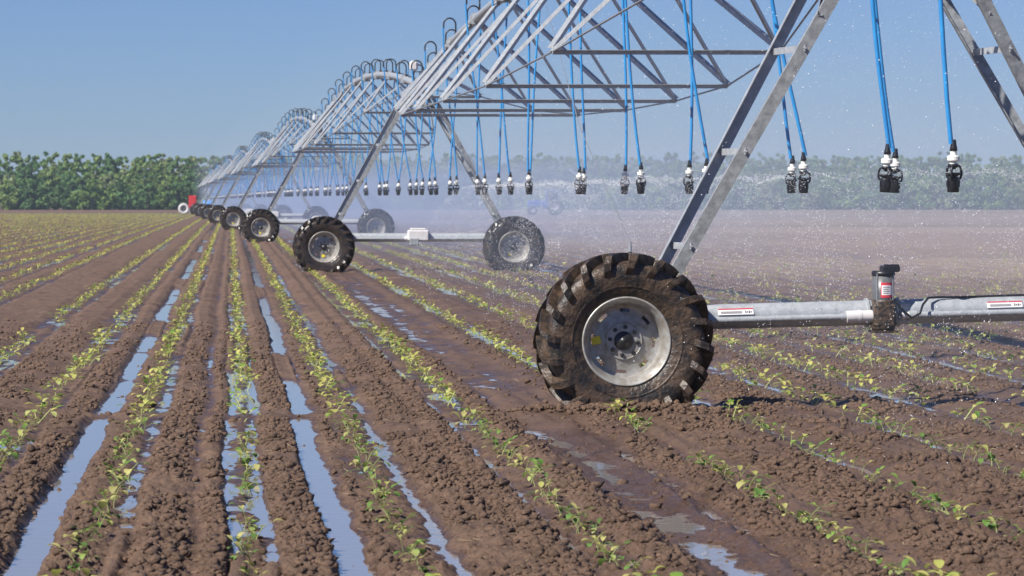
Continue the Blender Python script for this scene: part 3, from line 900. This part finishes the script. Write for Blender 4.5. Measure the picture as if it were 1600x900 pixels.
allrows = sorted([(r, True) for r in ROWS] + [(r, False) for r in right_rows + left_rows])
plants = []
for r, _ in allrows:
    y = 13.5 + rs.random()
    ymax = 430
    step0 = .29 if r < 1.5 else .23 if r < 6 else .28
    while y < ymax:
        # visible only inside a widened view cone
        if -.085 * y - 1 < r < .24 * y + 1.5:
            Lm = r - mline(y)
            gap = vnoise(np.array([y * .45]), np.array([r * 7.7]), 71)[0]
            p_ok = (gap > (-.34 if r < 1.5 else -.40 if r < 6 else -.31))
            if Lm > 9 and y > 60: p_ok = p_ok and rs.random() < max(.05, .5 - (y - 60) * .008)
            if Lm > 26: p_ok = False
            tr_ = min(abs(y - (ty - .8)) for ty in TOWERS) < .45
            if p_ok and not tr_: plants.append((y, r + rs.gauss(0, .022), r))
        y += step0 * rs.uniform(.5, 1.5) * (1 if y < 45 else 1.5 if y < 140 else 2.4)
plants = [p for p in plants if not (abs(p[1] - (CL - WHX + mline(TOWERS[0]))) < .85 and abs(p[0] - TOWERS[0] + .3) < .5)]
plants.sort()
P = np.array([(p[1], p[0]) for p in plants])
zz, _ = ground_z(P[:, 0], P[:, 1], .02)
zz = np.maximum(zz, base(P[:, 1]) + WATER)
inview = [(-360 / 5590 * y - .05 < x < 1240 / 5590 * y + .05) and y > 16.2 for x, y in P]
near_i = [i for i in range(len(P)) if inview[i]][:300]
near_set = set(near_i)
def row_phrase(r):
    names = {-2.45: 'in the second crop row left of the widest puddle', -1.53: 'in the crop row just left of the widest puddle', -.70: 'in the crop row just right of the widest puddle',
             .10: 'in the crop row between two thin strips of water', .88: 'in the crop row right of the second long puddle', 1.87: 'in the crop row passing left of the big muddy wheel',
             3.10: 'in the crop row that runs in front of the big muddy wheel', 4.0: 'in the first crop row right of the big muddy wheel', 4.95: 'in the second crop row right of the big muddy wheel',
             5.8: 'in the third crop row right of the big muddy wheel'}
    if r in names: return names[r]
    return 'in the outer crop rows at the right' if r > 0 else 'in the outer crop rows at the left edge'
SZ = lambda r, y: 1.0
firstrow = {}
for n_, i in enumerate(near_i):
    y, x, r = plants[i]; k = rs.randrange(14); s = rs.uniform(.6, 1.12)
    if n_ < 130:
        o = empty('seedling', (x, y, zz[i])); 
        for nm, me in VM[k]: link(nm, me, o)
    else:
        o = link('seedling', VONE[k]); o.location = (x, y, zz[i])
    o.rotation_euler = (0, 0, rs.uniform(0, 6.28)); o.scale = (s, s, s)
    ph = row_phrase(r)
    if r not in firstrow and n_ < 60:
        firstrow[r] = 1
        lab = 'nearest seedling ' + ph
    else: lab = 'small wilting seedling ' + ph
    tag(o, lab, 'seedling', 'seedlings ' + ph)
# nearer than the frame edge and farther away: ground cover of the same plants
def bake(idx, variants, mul):
    VV = []; FF = []; CC = []; off = 0
    for i in idx:
        y, x, r = plants[i]; V, F, C = variants[rs.randrange(len(variants))]
        a = rs.uniform(0, 6.28); s = rs.uniform(.75, 1.2) * mul(y); ca, sa = math.cos(a) * s, math.sin(a) * s
        W = np.empty_like(V); W[:, 0] = V[:, 0] * ca - V[:, 1] * sa + x; W[:, 1] = V[:, 0] * sa + V[:, 1] * ca + y; W[:, 2] = V[:, 2] * s + zz[i]
        VV.append(W); FF.append(F + off); k_ = rs.uniform(.85, 1.15) * (1.1 if y > 70 else 1); CC.append(C * [k_ * (1.12 if y > 70 else 1), k_, k_ * .85, 1]); off += len(V)
    return np.concatenate(VV), np.concatenate(FF), np.concatenate(CC)
def low_variant(n):
    out = []
    for _ in range(10):
        v = seedling_variant(rs, n); V = []; F = []; C = []
        for nm, a, f, c in v:
            if nm == 'stem':
                h = a[-1]; q = [Vector((-.004, 0, 0)), Vector((.004, 0, 0)), h + Vector((.003, 0, 0)), h - Vector((.003, 0, 0))]
                F.append([len(V) + j for j in range(4)]); V += q; C += [(*c, 1)] * 4
            else:
                lv = a[25:]; k = len(V)
                V += lv; C += [(*c, 1)] * len(lv)
                for j in range(n):
                    b_ = k + 3 * j; F += [[b_, b_ + 1, b_ + 4, b_ + 3], [b_ + 1, b_ + 2, b_ + 5, b_ + 4]]
        out.append((np.array([tuple(q) for q in V]), np.array(F), np.array(C)))
    return out
lowA = low_variant(4); lowB = low_variant(2)
rest = [i for i in range(len(P)) if i not in near_set]
ra = [i for i in rest if P[i, 1] < 70]; rb = [i for i in rest if P[i, 1] >= 70]
VA, FA, CA = bake(ra, lowA, lambda y: 1.05)
VB, FB, CB = bake(rb, lowB, lambda y: 1.0 if y < 140 else 1.1)
V = np.concatenate([VA, VB]); F = np.concatenate([FA, FB + len(VA)]); C = np.concatenate([CA, CB])
me = np_mesh('crop_seedlings', V, F, True, 'seedling_leaf')
a = me.color_attributes.new('tint', 'FLOAT_COLOR', 'POINT'); a.data.foreach_set('color', C.astype(np.float32).ravel())
tag(link('crop_seedlings', me), 'rows of small yellow green seedlings receding to the edge of the field', 'seedlings', None, 'stuff')
print('plants', len(P), 'faces', len(F))

# ------------------------------------------------------------------ loose clods
def build_clods():
    import bmesh
    bm = bmesh.new(); bmesh.ops.create_icosphere(bm, subdivisions=1, radius=1)
    bm.verts.ensure_lookup_table()
    T = np.array([v.co[:] for v in bm.verts]); TF = np.array([[v.index for v in f.verts] for f in bm.faces]); bm.free()
    n = 190000
    r2_ = np.random.default_rng(5)
    Yc = 14 / (1 - r2_.random(n) * .72); lo = -.07 * Yc - .3; hi = .23 * Yc + .4
    Xc = lo + (hi - lo) * r2_.random(n)
    z, pr = ground_z(Xc, Yc, .0098 * (Yc / 15) ** 1.5)
    cl_ = fbm(Xc * 2.2, Yc * 1.1, 2, 201)
    keep = ((pr > -.012) & (cl_ > -.35 + .5 * r2_.random(n))) | (r2_.random(n) < .02)
    Xc, Yc, z = Xc[keep], Yc[keep], z[keep]; n = len(Xc)
    s = r2_.gamma(1.5, .0056, n) + .003; s = np.minimum(s, .036)
    # fresh crumbs pushed up around the near wheel
    m_ = 2200; wx0 = CL - WHX + mline(TOWER_Y0); wy0 = TOWER_Y0 - .35
    ex = wx0 + r2_.normal(0, .42, m_); ey = wy0 - .22 - np.abs(r2_.normal(0, .13, m_)); ez, _ = ground_z(ex, ey, .02)
    es = r2_.gamma(1.6, .006, m_) + .004; ez = ez + .03 * np.exp(-((ex - wx0) / .5) ** 2) * r2_.random(m_)
    Xc = np.append(Xc, ex); Yc = np.append(Yc, ey); z = np.append(z, ez); s = np.append(s, np.minimum(es, .045)); n = len(Xc)
    VV = T[None] * (1 + .36 * r2_.standard_normal((n, len(T), 1)).clip(-1.5, 1.5)) * s[:, None, None] * np.array([1, 1.1, .72])
    VV[..., 0] += Xc[:, None]; VV[..., 1] += Yc[:, None]; VV[..., 2] += (z + s * .25)[:, None]
    FF = TF[None] + (np.arange(n) * len(T))[:, None, None]
    me = np_mesh('soil_clods', VV.reshape(-1, 3), FF.reshape(-1, 3), False, 'soil', 3)
    a = me.attributes.new('wet', 'FLOAT', 'POINT'); a.data.foreach_set('value', np.full(n * len(T), .18, np.float32))
    tag(link('soil_clods', me), 'loose crumbs and clods of brown soil on the ridges', 'soil clods', None, 'stuff')
build_clods()

def build_residue():
    g = np.random.default_rng(33); n = 1500
    Y = 14 / (1 - g.random(n) * .6); lo = -.07 * Y; X = lo + (.30 * Y) * g.random(n)
    z, pr = ground_z(X, Y, .02); k = pr > -.04; X, Y, z = X[k], Y[k], z[k]; n = len(X)
    a = g.random(n) * 6.28; L = g.uniform(.01, .045, n); wd = g.uniform(.0015, .004, n); t = g.uniform(-.35, .35, n)
    d = np.stack([np.cos(a), np.sin(a), t], -1) * L[:, None]; sd = np.stack([-np.sin(a), np.cos(a), 0 * a], -1) * wd[:, None]; up = np.array([0, 0, .002])
    c = np.stack([X, Y, z + .006], -1)
    V = np.stack([c - d - sd, c - d + sd, c + d + sd, c + d - sd, c - d * .9 + up, c + d * .9 + up], 1).reshape(-1, 3)
    F = np.array([(0, 1, 4), (1, 2, 5), (1, 5, 4), (2, 3, 5), (3, 0, 4), (3, 4, 5), (0, 2, 1), (0, 3, 2)])[None] + (np.arange(n) * 6)[:, None, None]
    mat('straw', (.42, .33, .20), .8, 0, .4, 3, (.20, .13, .08))
    tag(link('crop_residue', np_mesh('crop_residue', V, F.reshape(-1, 3), False, 'straw', 3)), 'short bits of pale straw and stalk lying on the soil', 'crop residue', None, 'stuff')
build_residue()

# ------------------------------------------------------------------ forest beyond the field
def build_forest():
    g = np.random.default_rng(21)
    VV = []; CC = []; TV = []; TFc = []; toff = 0
    pal = np.array([(.110, .180, .045), (.135, .210, .055), (.085, .160, .055), (.165, .225, .070), (.110, .180, .065), (.175, .205, .095), (.075, .140, .050)])
    trees = []
    for row in range(5):
        Yr = 600 + row * 5
        x = -75.
        while x < 205:
            trees.append((x + g.uniform(-.8, .8), Yr + g.uniform(-2, 2), row)); x += g.uniform(2.2, 4.2) * (.85 if 0 < row < 3 else .6)
    for (x, y, row) in trees:
        big = 9.3 + 1.0 * vnoise(np.array([x * .05]), np.array([row * 3.]), 5)[0] * 1.2 + g.uniform(-.4, .4)
        H = [.55, .80, .95, 1.03, 1.06][row] * big * (g.uniform(.75, 1.1) if row < 2 else g.uniform(.95, 1.05))
        cw = g.uniform(1.6, 3.4); zb_ = basef(y)
        colr = pal[g.integers(len(pal))] * g.uniform(1.15, 1.45)
        nb = 30
        t = g.random(nb); bz = H * (.05 + .87 * t); br = cw * np.sin(np.pi * (.25 + .47 * t)) * g.uniform(.2, 1, nb)
        an = g.random(nb) * 6.28; bx = x + np.cos(an) * br; by = y + np.sin(an) * br
        rad = g.uniform(.35, .9, nb) * (1.1 - .55 * t)
        npb = 52
        d = g.standard_normal((nb, npb, 3)); d /= np.linalg.norm(d, axis=2, keepdims=True)
        rr = g.random((nb, npb, 1)) ** .4
        c = d * rr * rad[:, None, None] * np.array([1, 1, .85]) + np.stack([bx, by, bz + zb_], -1)[:, None, :]
        c = c.reshape(-1, 3); c = c[c[:, 2] > zb_ + .05]; n = len(c)
        nrm = d.reshape(-1, 3)[:n] * .7 + g.standard_normal((n, 3)) * .7 + np.array([0, 0, .45])
        nrm /= np.linalg.norm(nrm, axis=1, keepdims=True)
        tt = np.cross(nrm, g.standard_normal((n, 3))); tt /= np.linalg.norm(tt, axis=1, keepdims=True); bb = np.cross(nrm, tt)
        s = g.uniform(.13, .27, (n, 1))
        q = np.stack([c - tt * s - bb * s * .4, c + tt * s * .3 - bb * s, c + tt * s + bb * s * .5, c - tt * s * .4 + bb * s], 1)
        VV.append(q.reshape(-1, 3)); cl = np.tile(np.append(colr, 1), (n * 4, 1)); cl[:, :3] *= np.repeat(g.uniform(.8, 1.2, (n, 1)), 4, 0); CC.append(cl)
        if row < 3:
            m = MB().tube([(x, y, zb_ - .1), (x + g.uniform(-.2, .2), y, zb_ + H * .4), (x + g.uniform(-.4, .4), y, zb_ + H * .8)], [.13, .09, .03], 6, False)
            TV += m.v; TFc += [tuple(j + toff for j in f) for f in m.f]; toff += len(m.v)
    V = np.concatenate(VV); C = np.concatenate(CC)
    F = np.arange(len(V)).reshape(-1, 4)
    me = np_mesh('forest', V, F, False, 'forest_leaf')
    nl = len(V); 
    a = me.color_attributes.new('tint', 'FLOAT_COLOR', 'POINT'); a.data.foreach_set('color', C.astype(np.float32).ravel())
    tag(link('forest', me), 'long belt of green broadleaf woodland closing the field', 'forest', None, 'stuff')
    tm = bpy.data.meshes.new('forest_trunks'); tm.from_pydata(TV, [], TFc); tm.materials.append(MATS['bark'])
    tag(link('forest_trunks', tm), 'thin pale tree trunks inside the woodland belt', 'tree trunks', None, 'stuff')
    print('forest quads', len(F))
build_forest()

# ------------------------------------------------------------------ spray, droplets, mist
def octa(Cn, S, stretch=None):
    n = len(Cn); base_ = np.array([(1, 0, 0), (-1, 0, 0), (0, 1, 0), (0, -1, 0), (0, 0, 1), (0, 0, -1)], dtype=float)
    V = Cn[:, None, :] + base_[None] * S[:, None, None]
    if stretch is not None:
        k = (base_ @ stretch.T).T[..., None]          # along the flight direction
        V = V + k * stretch[:, None, :] * S[:, None, None] * 2.0
    F = np.array([(0, 2, 4), (2, 1, 4), (1, 3, 4), (3, 0, 4), (2, 0, 5), (1, 2, 5), (3, 1, 5), (0, 3, 5)])
    FF = F[None] + (np.arange(n) * 6)[:, None, None]
    return V.reshape(-1, 3), FF.reshape(-1, 3)
def build_spray():
    g = np.random.default_rng(9)
    Cs = []; Ss = []; Ds = []
    for p in NOZ:
        if p.y > 72: continue
        nj = 9; k0 = g.random() * 6.28
        for j in range(nj):
            a = k0 + j * 2 * math.pi / nj + g.uniform(-.2, .2)
            n = 210
            t = g.random(n) ** .85 * .75
            v = 3.1 + g.uniform(-.3, .3); el = .42
            spread = .007 + .075 * t
            X = p.x + np.cos(a) * v * math.cos(el) * t + g.standard_normal(n) * spread + .25 * t
            Y = p.y + np.sin(a) * v * math.cos(el) * t + g.standard_normal(n) * spread
            Z = p.z + v * math.sin(el) * t - 4.6 * t * t + g.standard_normal(n) * spread * .6
            Cs.append(np.stack([X, Y, Z], 1)); Ss.append(g.uniform(.0011, .0034, n) * min(1, .62 + .38 * (p.y - 22) / 25))
            d = np.stack([np.full(n, math.cos(a) * v * .9), np.full(n, math.sin(a) * v * .9), v * math.sin(el) - 9.2 * t], 1)
            Ds.append(d / np.linalg.norm(d, axis=1, keepdims=True))
    V, F = octa(np.concatenate(Cs), np.concatenate(Ss), np.concatenate(Ds))
    tag(link('sprinkler_spray', np_mesh('sprinkler_spray', V, F, True, 'droplet', 3)), 'thin arcs of water thrown out by the sprinkler heads', 'water spray', None, 'stuff')
    n = 34000
    Y = g.uniform(19, 75, n); Lx = np.where(g.random(n) < .85, g.uniform(3.8, 13, n), g.uniform(2.5, 20, n)); X = Lx + mline(Y); Z = g.random(n) ** 1.0 * 4.6
    keep = (X < .25 * Y + 1) & (Z > .1)
    Cc = np.stack([X, Y, Z], 1)[keep]
    V, F = octa(Cc, g.gamma(2.0, .0012, len(Cc)).clip(.001, .0055))
    tag(link('water_droplets', np_mesh('water_droplets', V, F, True, 'droplet', 3)), 'fine bright droplets drifting through the air under the pipe', 'water droplets', None, 'stuff')
build_spray()

vol_material('mist_low', (.66, .77, .98), .0026)
vol_material('mist_dense', (.57, .68, 1.0), .0062)
vol_material('mist_high', (.70, .79, .92), .0013)
def mist_box(name, m, L0, L1, Y0, Y1, z0, z1, label):
    V = []
    for y in (Y0, Y1):
        for l, z in ((L0, z0), (L1, z0), (L1, z1), (L0, z1)):
            V.append((l + mline(y), y, z))
    F = [(0, 1, 2, 3), (7, 6, 5, 4), (0, 4, 5, 1), (1, 5, 6, 2), (2, 6, 7, 3), (3, 7, 4, 0)]
    me = bpy.data.meshes.new(name); me.from_pydata(V, [], F); me.materials.append(MATS[m])
    tag(link(name, me), label, 'mist', None, 'stuff')
mist_box('water_mist', 'mist_low', 4.9, 38, 24, 108, -1.2, 3.1, 'thin pale mist around the nearest hanging sprinklers')
mist_box('dense_mist', 'mist_dense', 4.9, 20, 108.5, 500, -1.3, 3.2, 'denser bluish mist drifting right of the distant wheeled towers')
mist_box('upper_mist', 'mist_high', 4.4, 60, 20, 560, -1.6, 6.6, 'thin veil of spray rising above the denser mist')

vol_material('haze_air', (.66, .80, .95), .00020)
V = [(x, y, z) for y in (-80, 1420) for x, z in ((-1600, -2.2), (1900, -2.2), (1900, 14), (-1600, 14))]
me = bpy.data.meshes.new('haze'); me.from_pydata(V, [], [(0, 1, 2, 3), (7, 6, 5, 4), (0, 4, 5, 1), (1, 5, 6, 2), (2, 6, 7, 3), (3, 7, 4, 0)]); me.materials.append(MATS['haze_air'])
tag(link('haze', me), 'thin summer haze filling the air over the field', 'haze', None, 'stuff')
